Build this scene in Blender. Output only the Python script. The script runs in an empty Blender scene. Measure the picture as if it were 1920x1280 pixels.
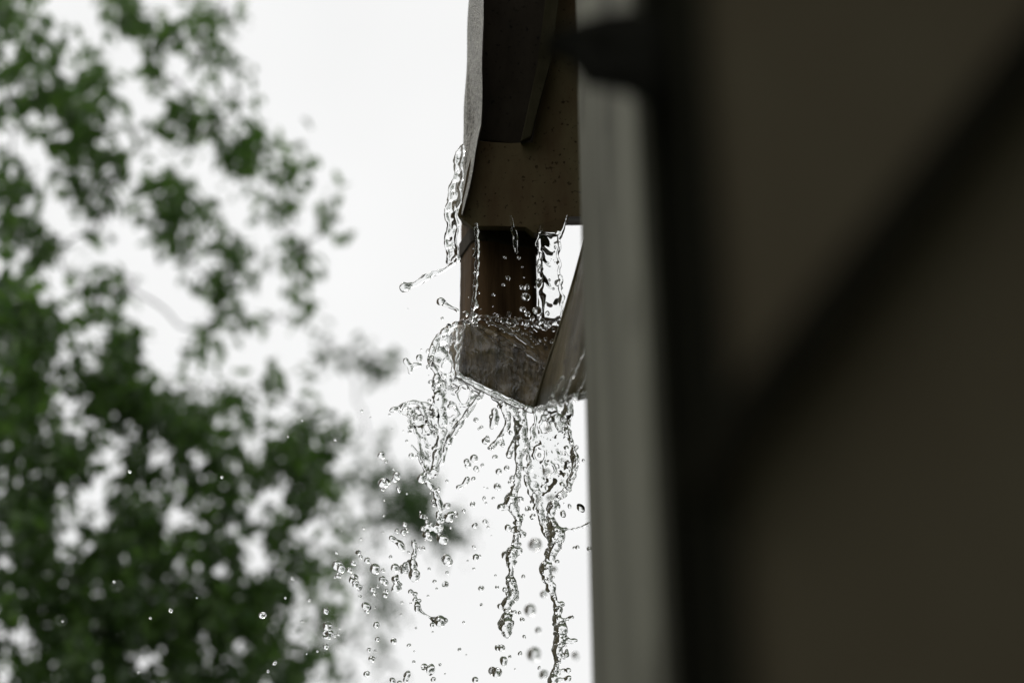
import bpy, bmesh, math, random
import numpy as np
from mathutils import Vector, Matrix

# ------------------------------------------------------------------ camera, sky, sun, exposure
S = bpy.context.scene
C = S.collection
PITCH = math.radians(25.0)
CAMZ = 2.0
KPX = 36.0 / 50.0 / 1920.0            # metres per photo pixel at one metre
DF = 1.80                             # distance of the downspout
cs, sn = math.cos(PITCH), math.sin(PITCH)

cd = bpy.data.cameras.new("camera")
cam = bpy.data.objects.new("camera", cd); C.objects.link(cam)
cam.location = (0, 0, CAMZ)
cam.rotation_euler = (math.pi / 2 + PITCH, 0, 0)
cd.lens = 50; cd.sensor_width = 36
cd.clip_start = 0.02; cd.clip_end = 3000
cd.dof.use_dof = True
cd.dof.focus_distance = 1.785
cd.dof.aperture_fstop = 2.15
S.camera = cam

SUN_ELEV, SUN_ROT = math.radians(58), math.radians(-50)
w = bpy.data.worlds.new("World"); S.world = w; w.use_nodes = True
nt = w.node_tree; nt.nodes.clear()
out = nt.nodes.new("ShaderNodeOutputWorld")
bg = nt.nodes.new("ShaderNodeBackground"); bg.inputs[1].default_value = 0.10
sky = nt.nodes.new("ShaderNodeTexSky"); sky.sky_type = 'NISHITA'; sky.sun_disc = False
sky.sun_elevation = SUN_ELEV; sky.sun_rotation = SUN_ROT
hsv = nt.nodes.new("ShaderNodeHueSaturation"); hsv.inputs['Saturation'].default_value = 0.05
mx = nt.nodes.new("ShaderNodeMix"); mx.data_type = 'RGBA'; mx.inputs[0].default_value = 0.88
mx.inputs[7].default_value = (9.95, 9.98, 9.95, 1)      # the even white cloud deck
nt.links.new(sky.outputs[0], hsv.inputs['Color'])
nt.links.new(hsv.outputs[0], mx.inputs[6])
wtc = nt.nodes.new("ShaderNodeTexCoord"); wn = nt.nodes.new("ShaderNodeTexNoise"); wn.inputs['Scale'].default_value = 3.2; wn.inputs['Detail'].default_value = 3
wr = nt.nodes.new("ShaderNodeMapRange"); wr.inputs[1].default_value = .3; wr.inputs[2].default_value = .7; wr.inputs[3].default_value = .95; wr.inputs[4].default_value = 1.03
wm = nt.nodes.new("ShaderNodeMix"); wm.data_type = 'RGBA'; wm.blend_type = 'MULTIPLY'; wm.inputs[0].default_value = 1
nt.links.new(wtc.outputs['Generated'], wn.inputs['Vector']); nt.links.new(wn.outputs[0], wr.inputs[0])
nt.links.new(mx.outputs[2], wm.inputs[6]); nt.links.new(wr.outputs[0], wm.inputs[7])
nt.links.new(wm.outputs[2], bg.inputs[0])
nt.links.new(bg.outputs[0], out.inputs[0])

sd = bpy.data.lights.new("sun", 'SUN'); sd.energy = 1.1; sd.angle = math.radians(25); sd.color = (1, .97, .93)
so = bpy.data.objects.new("sun", sd); C.objects.link(so)
sdir = Vector((math.sin(SUN_ROT) * math.cos(SUN_ELEV), math.cos(SUN_ROT) * math.cos(SUN_ELEV), math.sin(SUN_ELEV)))
so.rotation_euler = sdir.to_track_quat('Z', 'Y').to_euler()
so.location = (-4, 3, 8)

S.view_settings.view_transform = 'Standard'
S.view_settings.look = 'None'
S.view_settings.gamma = 1
S.view_settings.exposure = 0.0
S.render.engine = 'CYCLES'
S.cycles.max_bounces = 24
S.cycles.transmission_bounces = 20
S.cycles.transparent_max_bounces = 12
S.cycles.caustics_refractive = True
S.cycles.caustics_reflective = True

rng = np.random.default_rng(11)
random.seed(5)

# ------------------------------------------------------------------ helpers
def P(px, py, d):
    """the world point seen at photo pixel (px, py) at depth d in front of the lens"""
    x = (px - 960) * KPX * d; v = (640 - py) * KPX * d
    return Vector((x, d * cs - v * sn, CAMZ + d * sn + v * cs))

def Pn(px, py, d):
    x = (px - 960) * KPX * d; v = (640 - py) * KPX * d
    return np.stack([x, d * cs - v * sn, CAMZ + d * sn + v * cs], -1)

FWD = Vector((0, cs, sn))

def tag(o, label=None, cat=None, group=None, kind=None):
    if label: o['label'] = label
    if cat: o['category'] = cat
    if group: o['group'] = group
    if kind: o['kind'] = kind
    return o

def empty(name, loc, label, cat, group=None):
    o = bpy.data.objects.new(name, None); C.objects.link(o); o.location = loc
    o.empty_display_size = 0.1
    return tag(o, label, cat, group)

def link(name, me, mat, parent=None, smooth=False):
    if mat: me.materials.append(mat)
    if smooth:
        me.polygons.foreach_set('use_smooth', [True] * len(me.polygons))
    o = bpy.data.objects.new(name, me); C.objects.link(o)
    if parent is not None:
        o.parent = parent
        o.matrix_parent_inverse = Matrix.Translation(-parent.location)
    return o

def from_bm(name, bm, mat, parent=None, smooth=False):
    bmesh.ops.recalc_face_normals(bm, faces=bm.faces)
    me = bpy.data.meshes.new(name); bm.to_mesh(me); bm.free()
    return link(name, me, mat, parent, smooth)

def arr_mesh(name, verts, faces):
    me = bpy.data.meshes.new(name)
    verts = np.asarray(verts, np.float32); faces = np.asarray(faces, np.int32)
    me.vertices.add(len(verts)); me.vertices.foreach_set('co', verts.ravel())
    n = faces.shape[1]
    me.loops.add(faces.size); me.loops.foreach_set('vertex_index', faces.ravel())
    me.polygons.add(len(faces))
    me.polygons.foreach_set('loop_start', np.arange(0, faces.size, n, dtype=np.int32))
    me.polygons.foreach_set('loop_total', np.full(len(faces), n, np.int32))
    me.update(calc_edges=True); me.validate()
    return me

def prism(name, pts, thick, mat, parent=None, bev=0.0, dirv=None, wob=0.0, cuts=0):
    """solid with the front outline pts [(px,py,depth)], pushed back by thick metres"""
    bm = bmesh.new()
    dv = (dirv or FWD) * thick
    f = [bm.verts.new(P(*p)) for p in pts]
    b = [bm.verts.new(P(*p) + dv) for p in pts]
    bm.faces.new(f); bm.faces.new(list(reversed(b)))
    n = len(pts)
    for i in range(n):
        j = (i + 1) % n
        bm.faces.new((f[j], f[i], b[i], b[j]))
    if bev:
        bmesh.ops.bevel(bm, geom=list(bm.edges), offset=bev, segments=2, affect='EDGES', profile=.6)
    if cuts:
        bmesh.ops.triangulate(bm, faces=[q for q in bm.faces if len(q.verts) > 4])
        for _ in range(cuts):
            bmesh.ops.subdivide_edges(bm, edges=list(bm.edges), cuts=1, use_grid_fill=True)
    if wob:
        for v in bm.verts:
            n3 = Vector((math.sin(v.co.z * 61 + v.co.x * 37), math.sin(v.co.x * 71 + v.co.z * 43), math.sin(v.co.y * 53 + v.co.z * 67)))
            v.co += n3 * wob
    return from_bm(name, bm, mat, parent)

def box(name, lo, hi, mat, parent=None, bev=0.004):
    bm = bmesh.new()
    bmesh.ops.create_cube(bm, size=1)
    for v in bm.verts:
        v.co = Vector([lo[i] if v.co[i] < 0 else hi[i] for i in range(3)])
    if bev:
        bmesh.ops.bevel(bm, geom=list(bm.edges), offset=bev, segments=2, affect='EDGES')
    return from_bm(name, bm, mat, parent)

def tube_bm(bm, pts, rads, seg=8):
    rings = []
    pts = [Vector(p) for p in pts]
    for i, p in enumerate(pts):
        t = (pts[min(i + 1, len(pts) - 1)] - pts[max(i - 1, 0)]).normalized()
        a = t.cross(Vector((0.3, 1, 0.2))).normalized(); b = t.cross(a)
        rings.append([bm.verts.new(p + (a * math.cos(2 * math.pi * k / seg) + b * math.sin(2 * math.pi * k / seg)) * rads[i]) for k in range(seg)])
    for r0, r1 in zip(rings, rings[1:]):
        for k in range(seg):
            bm.faces.new((r0[k], r0[(k + 1) % seg], r1[(k + 1) % seg], r1[k]))
    bm.faces.new(list(reversed(rings[0]))); bm.faces.new(rings[-1])

# ------------------------------------------------------------------ materials
def mat_base(name):
    m = bpy.data.materials.new(name); m.use_nodes = True
    nt = m.node_tree
    return m, nt, nt.nodes['Principled BSDF']

def noisy(name, c1, c2, scale=20, rough=.6, bump=.2, stretch=(1, 1, 1), c3=None, spots=0, detail=8, bdist=.004, spec=.5, bscale=None):
    m, nt, b = mat_base(name)
    tc = nt.nodes.new('ShaderNodeTexCoord'); mp = nt.nodes.new('ShaderNodeMapping'); mp.inputs['Scale'].default_value = stretch
    nt.links.new(tc.outputs['Object'], mp.inputs[0])
    n = nt.nodes.new('ShaderNodeTexNoise'); n.inputs['Scale'].default_value = scale; n.inputs['Detail'].default_value = detail
    n.inputs['Roughness'].default_value = .62
    nt.links.new(mp.outputs[0], n.inputs['Vector'])
    r = nt.nodes.new('ShaderNodeValToRGB')
    r.color_ramp.elements[0].position = .34; r.color_ramp.elements[0].color = (*c1, 1)
    r.color_ramp.elements[1].position = .68; r.color_ramp.elements[1].color = (*c2, 1)
    nt.links.new(n.outputs[0], r.inputs[0])
    col = r.outputs[0]
    if c3:
        v = nt.nodes.new('ShaderNodeTexNoise'); v.inputs['Scale'].default_value = spots; v.inputs['Detail'].default_value = 3
        nt.links.new(tc.outputs['Object'], v.inputs['Vector'])
        rr = nt.nodes.new('ShaderNodeValToRGB'); rr.color_ramp.elements[0].position = .62; rr.color_ramp.elements[1].position = .70
        nt.links.new(v.outputs[0], rr.inputs[0])
        mi = nt.nodes.new('ShaderNodeMix'); mi.data_type = 'RGBA'
        nt.links.new(rr.outputs[0], mi.inputs[0]); nt.links.new(col, mi.inputs[6]); mi.inputs[7].default_value = (*c3, 1)
        col = mi.outputs[2]
    nt.links.new(col, b.inputs['Base Color'])
    b.inputs['Roughness'].default_value = rough
    b.inputs['Specular IOR Level'].default_value = spec
    bn = nt.nodes.new('ShaderNodeTexNoise'); bn.inputs['Scale'].default_value = bscale or scale * 2; bn.inputs['Detail'].default_value = 6
    nt.links.new(mp.outputs[0], bn.inputs['Vector'])
    bp = nt.nodes.new('ShaderNodeBump'); bp.inputs['Strength'].default_value = bump; bp.inputs['Distance'].default_value = bdist
    nt.links.new(bn.outputs[0], bp.inputs['Height']); nt.links.new(bp.outputs[0], b.inputs['Normal'])
    return m

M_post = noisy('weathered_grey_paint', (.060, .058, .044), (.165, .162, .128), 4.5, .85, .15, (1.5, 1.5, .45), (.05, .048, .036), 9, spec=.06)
M_dark = noisy('shade_black', (.008, .008, .006), (.013, .013, .009), 14, 1, .2, (1, 1, .2), spec=0)  # near black stands in for shade on the post front and cladding edge
M_panel = noisy('brown_grey_cladding', (.080, .064, .042), (.124, .114, .078), 1.6, .95, .1, (1, 1, .8), spec=0)
M_iron = noisy('blackened_iron', (.006, .006, .005), (.012, .012, .010), 30, 1, .2, spec=0)
M_lip = noisy('wet_weathered_lip', (.07, .064, .053), (.46, .43, .375), 300, .4, 1, (1, 1, .6), (.05, .045, .035), 190, bdist=.005, spec=.3)
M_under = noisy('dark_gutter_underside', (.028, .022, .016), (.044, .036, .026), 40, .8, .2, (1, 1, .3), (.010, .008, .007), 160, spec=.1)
M_board = noisy('olive_brown_board', (.080, .052, .028), (.125, .102, .056), 11, .7, .3, (1.8, 1.8, .22), (.034, .024, .013), 190, spec=.05)
M_batten = noisy('pale_olive_batten', (.030, .026, .015), (.055, .048, .029), 40, .9, .2, (1, 1, .4), (.02, .016, .01), 120, spec=.05)
M_pipe = noisy('wet_brown_metal', (.026, .016, .008), (.120, .074, .038), 40, .4, .5, (1, 1, .10), bdist=.003, bscale=60, spec=.02)
M_elbow = noisy('wet_elbow_metal', (.040, .026, .012), (.23, .165, .085), 46, .22, .5, (1.5, 1.5, .12), (.035, .024, .012), 40, bdist=.005, bscale=120, spec=.4)
M_flap = noisy('tan_flap_paint', (.046, .037, .020), (.128, .106, .064), 24, .3, .5, (1.3, 1.3, .3), (.02, .014, .007), 60, spec=.14)
M_bark = noisy('bark', (.035, .028, .02), (.09, .075, .055), 14, .9, .8, (1, 1, .3), bdist=.02)
M_roof = noisy('roof_boards', (.03, .026, .02), (.05, .043, .033), 10, .8, .2)
M_grass = noisy('wet_grass', (.022, .035, .013), (.05, .075, .028), 3, .9, .6, bdist=.05)

def water_mat():
    m, nt, b = mat_base('clear_water')
    b.inputs['Base Color'].default_value = (.985, .992, .99, 1)
    b.inputs['Roughness'].default_value = 0
    b.inputs['IOR'].default_value = 1.333
    b.inputs['Transmission Weight'].default_value = 1
    return m
M_water = water_mat()

def leaf_mat(name, dark, light, trans):
    m, nt, b = mat_base(name)
    at = nt.nodes.new('ShaderNodeAttribute'); at.attribute_name = 'tone'
    r = nt.nodes.new('ShaderNodeValToRGB')
    r.color_ramp.elements[0].color = (*dark, 1); r.color_ramp.elements[1].color = (*light, 1)
    nt.links.new(at.outputs['Fac'], r.inputs[0])
    nt.links.new(r.outputs[0], b.inputs['Base Color'])
    b.inputs['Roughness'].default_value = .38
    t = nt.nodes.new('ShaderNodeBsdfTranslucent')
    g = nt.nodes.new('ShaderNodeMix'); g.data_type = 'RGBA'; g.blend_type = 'MULTIPLY'; g.inputs[0].default_value = 1
    g.inputs[7].default_value = (1.38, 1.68, .8, 1)
    nt.links.new(r.outputs[0], g.inputs[6]); nt.links.new(g.outputs[2], t.inputs[0])
    ms = nt.nodes.new('ShaderNodeMixShader'); ms.inputs[0].default_value = trans
    nt.links.new(b.outputs[0], ms.inputs[1]); nt.links.new(t.outputs[0], ms.inputs[2])
    nt.links.new(ms.outputs[0], nt.nodes['Material Output'].inputs[0])
    return m
M_leafA = leaf_mat('leaf_high', (.038, .070, .026), (.098, .155, .052), .5)
M_leafB = leaf_mat('leaf_low', (.036, .066, .026), (.096, .150, .052), .5)
M_leafC = leaf_mat('leaf_far', (.030, .055, .026), (.060, .095, .040), .30)

# ------------------------------------------------------------------ ground
bm = bmesh.new(); bmesh.ops.create_grid(bm, x_segments=60, y_segments=60, size=600)
for v in bm.verts:
    r = math.hypot(v.co.x, v.co.y)
    v.co.z = 0 if r < 30 else .5 * math.sin(v.co.x * .03) * math.sin(v.co.y * .041)
tag(from_bm('ground', bm, M_grass), kind='structure')

# ------------------------------------------------------------------ the house: post, cladding, brace, bracket, unseen roof and walls
house = empty('house', (.5, .5, 0), 'dark house corner with grey post face and diagonal brace, blurred close to the lens', 'house')
X0 = .0675
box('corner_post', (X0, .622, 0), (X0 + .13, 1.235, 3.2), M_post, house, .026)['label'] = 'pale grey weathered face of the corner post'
box('edge_shade_strip', (.0625, .398, 0), (.0660, .442, 3.2), M_dark, house, .002)  # dark strip added to cover the lit side of the cladding
box('post_shade_face', (X0 + .0015, .585, 0), (X0 + .14, .619, 3.2), M_dark, house, .004)['label'] = 'near black strip painted as the shaded near face of the post'  # dark board in place of real shade on the post's near face
box('cladding', (.0665, .40, 0), (2.6, .44, 3.2), M_panel, house, .004)
def onY(px, py, Y):
    t = (640 - py) * KPX
    return P(px, py, Y / (cs - t * sn))
# knee brace, fixed on the cladding
a, b_ = onY(1290, 915, .376), onY(2200, -262, .376)
ax = (b_ - a).normalized(); up = ax.cross(Vector((0, 1, 0))).normalized()
bm = bmesh.new()
vs = [bm.verts.new(q + up * s * .0070 + Vector((0, dy, 0))) for q in (a, b_) for s in (-1, 1) for dy in (0, .0235)]
for f in ((0, 1, 3, 2), (4, 6, 7, 5), (0, 4, 5, 1), (2, 3, 7, 6), (0, 2, 6, 4), (1, 5, 7, 3)):
    bm.faces.new([vs[i] for i in f])
bmesh.ops.bevel(bm, geom=list(bm.edges), offset=.003, segments=2, affect='EDGES')
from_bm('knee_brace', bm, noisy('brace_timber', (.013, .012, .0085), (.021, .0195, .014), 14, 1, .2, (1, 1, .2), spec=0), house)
prism('bracket', [(1000, 86, .76), (1046, 52, .74), (1095, 26, .72), (1240, 2, .63), (1240, 206, .63), (1178, 150, .66), (1135, 116, .69), (1075, 98, .72)],
      .035, M_iron, house, .01)['label'] = 'black bracket arm near the top of the post'
box('unseen_shade_roof', (.06, -3.2, 3.21), (4.0, 1.22, 3.34), M_roof, house, .01)  # unseen roof slab, added to keep the right side dark
box('unseen_side_wall', (.48, 1.24, 0), (.62, 6.0, 3.2), M_panel, house, .004)  # unseen wall, added to darken the rims of the water drops
box('unseen_eave', (.42, 1.225, 3.21), (4.0, 6.2, 3.33), M_roof, house, .01)  # unseen overhang, added so the drops refract something dark
box('eave_return', (.03, 1.50, 3.215), (.417, 1.90, 3.325), M_roof, house, .008)
box('unseen_shade_wall', (2.61, -3.2, 0), (2.75, 1.2, 3.2), M_panel, house, .004)  # unseen wall, added for its shading

# ------------------------------------------------------------------ roof gutter (eave end)
gut = empty('roof_gutter', P(960, 200, 1.85), 'dark brown roof gutter end with a pale wet outer lip, above the downspout', 'gutter')
prism('outer_lip', [(884, -160, 1.92), (907, -160, 1.80), (905, 100, 1.80), (902, 232, 1.80), (886, 320, 1.80), (868, 402, 1.79), (858, 404, 1.87), (863, 330, 1.90), (868, 262, 1.92), (873, 150, 1.93), (879, 0, 1.92)],
      .03, M_lip, gut, 0, wob=.0008, cuts=3)['label'] = 'pale speckled wet outer lip'
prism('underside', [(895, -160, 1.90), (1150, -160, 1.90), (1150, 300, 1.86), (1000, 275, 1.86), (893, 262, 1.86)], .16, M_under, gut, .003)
prism('end_board', [(894, 264, 1.825), (955, 269, 1.825), (1000, 270, 1.825), (1060, -160, 1.84), (1160, -160, 1.84), (1160, 408, 1.81), (1064, 405, 1.81), (1052, 436, 1.81), (1000, 438, 1.81), (985, 424, 1.81), (886, 425, 1.81), (858, 404, 1.812), (876, 320, 1.822)],
      .12, M_board, gut, .0015, wob=.0006, cuts=2)
prism('batten', [(1042, -160, 1.80), (1068, -160, 1.80), (1034, 110, 1.80), (996, 256, 1.80), (976, 266, 1.80), (1008, 120, 1.80)], .03, M_batten, gut, .002)['label'] = 'pale olive batten slanting down the gutter end'

# ------------------------------------------------------------------ downspout
dsp = empty('downspout', P(935, 600, 1.86), 'dark brown wet square downspout with overflowing elbow under the gutter end', 'downspout')
def pipe_section(w_, d_, r, ang, seg=6):
    o = []
    for cx, cy, a0 in ((w_ / 2 - r, d_ / 2 - r, 0), (-w_ / 2 + r, d_ / 2 - r, 90), (-w_ / 2 + r, -d_ / 2 + r, 180), (w_ / 2 - r, -d_ / 2 + r, 270)):
        for k in range(seg + 1):
            t = math.radians(a0 + 90 * k / seg)
            x, y = cx + r * math.cos(t), cy + r * math.sin(t)
            o.append((x * math.cos(ang) - y * math.sin(ang), x * math.sin(ang) + y * math.cos(ang)))
    return o
top = P(937, 400, 1.872); bot = P(934, 640, 1.872)
bm = bmesh.new(); rings = []
NZ = 24
sec = pipe_section(.092, .076, .018, math.radians(20))
axis_z = Vector((0, 0, 1))
L = 0.17
zt = top.z + .02
for i in range(NZ + 1):
    z = zt - (zt - (bot.z - .01)) * i / NZ
    cx, cy = bot.x, bot.y - .012
    rings.append([bm.verts.new((cx + x * (1 + .004 * math.sin(i * 1.7)), cy + y, z)) for x, y in sec])
for r0, r1 in zip(rings, rings[1:]):
    for k in range(len(sec)):
        bm.faces.new((r0[k], r0[(k + 1) % len(sec)], r1[(k + 1) % len(sec)], r1[k]))
bm.faces.new(rings[0]); bm.faces.new(list(reversed(rings[-1])))
from_bm('pipe', bm, M_pipe, dsp, True)

bm = bmesh.new(); rings = []
for zz, g_ in ((zt - .030, 1.0), (zt - .030, 1.05), (zt - .052, 1.05), (zt - .054, 1.0)):
    rings.append([bm.verts.new((bot.x + x * g_, bot.y - .012 + y * g_, zz)) for x, y in sec])
for r0, r1 in zip(rings, rings[1:] + rings[:1]):
    for k in range(len(sec)):
        bm.faces.new((r0[k], r0[(k + 1) % len(sec)], r1[(k + 1) % len(sec)], r1[k]))
from_bm('shade_band', bm, M_under, dsp)['label'] = 'dark band painted as shade at the head of the pipe'  # dark ring stands in for the shade under the end board

# elbow: a tapering box running down to the right, its mouth hidden by the flap
EF = dict(TL=(874, 600, 1.793), TR=(1030, 697, 1.761), BR=(1004, 772, 1.752), BL=(858, 702, 1.779))
pts = {'ftl': EF['TL'], 'ftr': EF['TR'], 'fbr': EF['BR'], 'fbl': EF['BL'],
       'ltl': (853, 612, 1.835), 'lbl': (851, 688, 1.835),
       'btl': (880, 592, 1.93), 'btr': (1090, 606, 1.88), 'bbr': (1110, 715, 1.86), 'bbl': (872, 690, 1.93)}
bm = bmesh.new(); V = {k: bm.verts.new(P(*v)) for k, v in pts.items()}
for f in (('ftl', 'fbl', 'fbr', 'ftr'), ('ltl', 'lbl', 'fbl', 'ftl'), ('btl', 'bbl', 'lbl', 'ltl'), ('btr', 'bbr', 'bbl', 'btl'), ('ftr', 'fbr', 'bbr', 'btr'),
          ('ltl', 'ftl', 'ftr', 'btr', 'btl'), ('lbl', 'bbl', 'bbr', 'fbr', 'fbl')):
    bm.faces.new([V[i] for i in f])
bmesh.ops.recalc_face_normals(bm, faces=bm.faces)
bmesh.ops.bevel(bm, geom=list(bm.edges), offset=.006, segments=3, affect='EDGES', profile=.5)
elbow = from_bm('elbow', bm, M_elbow, dsp, True)
elbow['label'] = 'tapering elbow with water running over it'
for p_ in elbow.data.polygons: p_.use_smooth = p_.area < 2e-4
tb = {'fl': (868, 604, 1.810), 'fr': (1026, 694, 1.778), 'br': (1088, 602, 1.872), 'bl': (882, 588, 1.925), 'll': (858, 608, 1.838)}
bm = bmesh.new()
vt = [bm.verts.new(P(*tb[k]) + Vector((0, 0, .0035))) for k in ('ll', 'fl', 'fr', 'br', 'bl')]
bm.faces.new(vt)
g_ = bmesh.ops.extrude_face_region(bm, geom=list(bm.faces))
for v in g_['geom']:
    if isinstance(v, bmesh.types.BMVert): v.co.z -= .012
from_bm('elbow_rim', bm, M_pipe, elbow)
# the curled flap beside the mouth: a bent sheet with a rolled rim
le = [(1104, 420), (1092, 468), (1078, 520), (1060, 580), (1041, 640), (1020, 702), (1003, 764)]
re = [(1150, 420), (1150, 470), (1150, 520), (1150, 580), (1150, 640), (1150, 700), (1145, 733)]
bm = bmesh.new(); NS = 12; front = []; back = []
for (lx, ly), (rx, ry) in zip(le, re):
    rf, rb = [], []
    for k in range(NS + 1):
        t = k / NS
        x = lx + (rx - lx) * t; y = ly + (ry - ly) * t + 5 * math.sin(math.pi * t) * (ly > 700)
        d = 1.69 - .20 * t - .035 * math.sin(math.pi * min(1, t * 1.6)) + .02 * (1 - t) ** 6
        rf.append(bm.verts.new(P(x, y, d))); rb.append(bm.verts.new(P(x, y, d) + FWD * .005))
    front.append(rf); back.append(rb)
for g, fl in ((front, 0), (back, 1)):
    for a_, b2 in zip(g, g[1:]):
        for k in range(NS):
            q = (a_[k], a_[k + 1], b2[k + 1], b2[k])
            bm.faces.new(q if fl else q[::-1])
loop_f = front[0] + [r[-1] for r in front[1:]] + front[-1][-2::-1] + [r[0] for r in front[-2:0:-1]]
loop_b = back[0] + [r[-1] for r in back[1:]] + back[-1][-2::-1] + [r[0] for r in back[-2:0:-1]]
for k in range(len(loop_f)):
    k2 = (k + 1) % len(loop_f)
    bm.faces.new((loop_f[k], loop_f[k2], loop_b[k2], loop_b[k]))
prism('flap_stay', [(1032, 744, 1.675), (1075, 734, 1.64), (1078, 660, 1.64), (1050, 664, 1.665)], .11, M_pipe, dsp, .002)
flap = from_bm('mouth_flap', bm, M_flap, dsp, True); flap['label'] = 'curled tan flap hanging beside the elbow mouth'
bm = bmesh.new(); tube_bm(bm, [P(x, y, 1.705) for x, y in le] , [.0022] * len(le), 8)
from_bm('rolled_rim', bm, M_flap, flap, True)

# ------------------------------------------------------------------ trees
def leaf_template():
    # a pointed leaf folded along its midrib, with a lobed outline
    v = [(0, 0, 0), (.18, .22, .05), (.45, .30, .07), (.74, .17, .03), (1, 0, -.06),
         (.74, -.17, .03), (.45, -.30, .07), (.18, -.22, .05), (.30, 0, 0), (.65, 0, -.01)]
    f = [(0, 8, 2, 1), (8, 9, 3, 2), (0, 7, 6, 8), (8, 6, 5, 9)]
    tri = [(9, 4, 3, 3), (9, 5, 4, 4)]
    return np.array(v), f + [(9, 9, 4, 3)] * 0, [(9, 4, 3), (9, 5, 4)]
LV = np.array([(0, 0, 0), (.25, .24, .05), (.58, .27, .06), (1, 0, -.07), (.58, -.27, .06), (.25, -.24, .05), (.5, 0, 0)])
LF = [(0, 6, 2, 1), (6, 3, 2, 2), (0, 5, 4, 6), (6, 4, 3, 3)]
LF4 = np.array([(0, 6, 2, 1), (0, 5, 4, 6)]); LF3 = np.array([(6, 3, 2), (6, 4, 3)])

def crown(name, clumps, holes, mat, parent, size, droop, seed, mult=2.0):
    r = np.random.default_rng(seed)
    pos, clump_tone = [], []
    for (cx, cy, rx, ry, n, d, dr) in clumps:
        # sprays: each a short twig carrying a handful of leaves
        ns = max(2, int(n * mult) // 6)
        for _ in range(ns):
            while True:
                q = r.normal(0, .58, 3)
                if np.linalg.norm(q) < 1.5: break
            px, py = cx + q[0] * rx, cy + q[1] * ry
            dd = d + q[2] * dr
            for _k in range(6):
                p2 = px + r.normal(0, 10); q2 = py + r.normal(0, 17)
                if any(((p2 - hx) / hr) ** 2 + ((q2 - hy) / (hr * hs)) ** 2 < r.uniform(.6, 1.1) for hx, hy, hr, hs in holes): continue
                pos.append((p2, q2, dd + r.normal(0, .07)))
                clump_tone.append(min(1, max(0, .42 + .3 * r.normal() - .15 * q[1])))
    pos = np.array(pos); n = len(pos)
    wpos = Pn(pos[:, 0], pos[:, 1], pos[:, 2])
    s = size * r.uniform(.65, 1.25, n)
    az = r.uniform(0, 2 * np.pi, n); el = r.normal(-droop, .45, n); ro = r.normal(0, .7, n)
    ux = np.stack([np.cos(az) * np.cos(el), np.sin(az) * np.cos(el), np.sin(el)], -1)
    uy0 = np.stack([-np.sin(az), np.cos(az), 0 * az], -1); uz0 = np.cross(ux, uy0)
    uy = uy0 * np.cos(ro)[:, None] + uz0 * np.sin(ro)[:, None]; uz = np.cross(ux, uy)
    v = wpos[:, None, :] + s[:, None, None] * (LV[None, :, 0, None] * ux[:, None] + LV[None, :, 1, None] * uy[:, None] + LV[None, :, 2, None] * uz[:, None])
    verts = v.reshape(-1, 3)
    off = np.arange(n)[:, None, None] * 7
    f4 = (LF4[None] + off).reshape(-1, 4); f3 = (LF3[None] + off).reshape(-1, 3)
    me = bpy.data.meshes.new(name)
    me.vertices.add(len(verts)); me.vertices.foreach_set('co', verts.astype(np.float32).ravel())
    loops = np.concatenate([f4.ravel(), f3.ravel()]).astype(np.int32)
    me.loops.add(len(loops)); me.loops.foreach_set('vertex_index', loops)
    tot = np.concatenate([np.full(len(f4), 4), np.full(len(f3), 3)]).astype(np.int32)
    st = np.concatenate([[0], np.cumsum(tot)[:-1]]).astype(np.int32)
    me.polygons.add(len(tot)); me.polygons.foreach_set('loop_start', st); me.polygons.foreach_set('loop_total', tot)
    me.update(calc_edges=True)
    a = me.attributes.new('tone', 'FLOAT', 'POINT')
    a.data.foreach_set('value', np.repeat(np.array(clump_tone, np.float32), 7))
    return link(name, me, mat, parent)

def bez(p0, p1, sag, n=7, seed=0):
    rr = random.Random(seed)
    o = []
    for i in range(n + 1):
        t = i / n
        p = p0.lerp(p1, t) + Vector((0, 0, sag * 4 * t * (1 - t)))
        if 0 < i < n: p += Vector((rr.gauss(0, .03), rr.gauss(0, .03), rr.gauss(0, .03)))
        o.append(p)
    return o

def tree(name, label, base, fork, clumps, holes, mat, size, droop, seed, r0, group, mult=2.0):
    base = Vector(base); fork = Vector(fork)
    root = empty(name, base, label, 'tree', group)
    bm = bmesh.new()
    topv = fork + Vector((random.uniform(-.3, .3), .3, 2.2))
    tr = bez(base, fork, 0, 6, seed) + bez(fork, topv, 0, 4, seed + 1)[1:]
    tube_bm(bm, tr, [r0 * (1.25 - .9 * i / (len(tr) - 1)) for i in range(len(tr))], 12)
    from_bm('trunk', bm, M_bark, root, True)
    # limbs branch from clump to clump, thinner at every fork
    n0 = P(clumps[0][0], clumps[0][1], clumps[0][5])
    nodes = [(t_, .30) for t_ in tr[5:]]
    rest = sorted((P(c[0], c[1] + .15 * c[3], c[5]) for c in clumps), key=lambda p: (p - fork).length)
    bms = {}
    owner = {}
    for ci, e in enumerate(rest):
        bi = min(range(len(nodes)), key=lambda k: (nodes[k][0] - e).length * (1 + .02 * k / len(nodes)))
        st, rr_ = nodes[bi]
        main = owner.get(bi, None)
        if main is None: main = ci; bms[main] = bmesh.new()
        r1 = rr_ * .62
        seg = bez(st, e, .05, 6, seed + ci)
        tube_bm(bms[main], seg, [max(.0006 * st.length, r0 * (min(rr_, .04) * (1 - i / 6) + min(r1, .03) * i / 6)) for i in range(7)], 6)
        owner[len(nodes)] = main
        nodes.append((e, r1))
    for b0 in bms.values(): from_bm('limb', b0, M_bark, root, True)
    crown('crown', clumps, holes, mat, root, size, droop, seed, mult)
    return root

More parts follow.
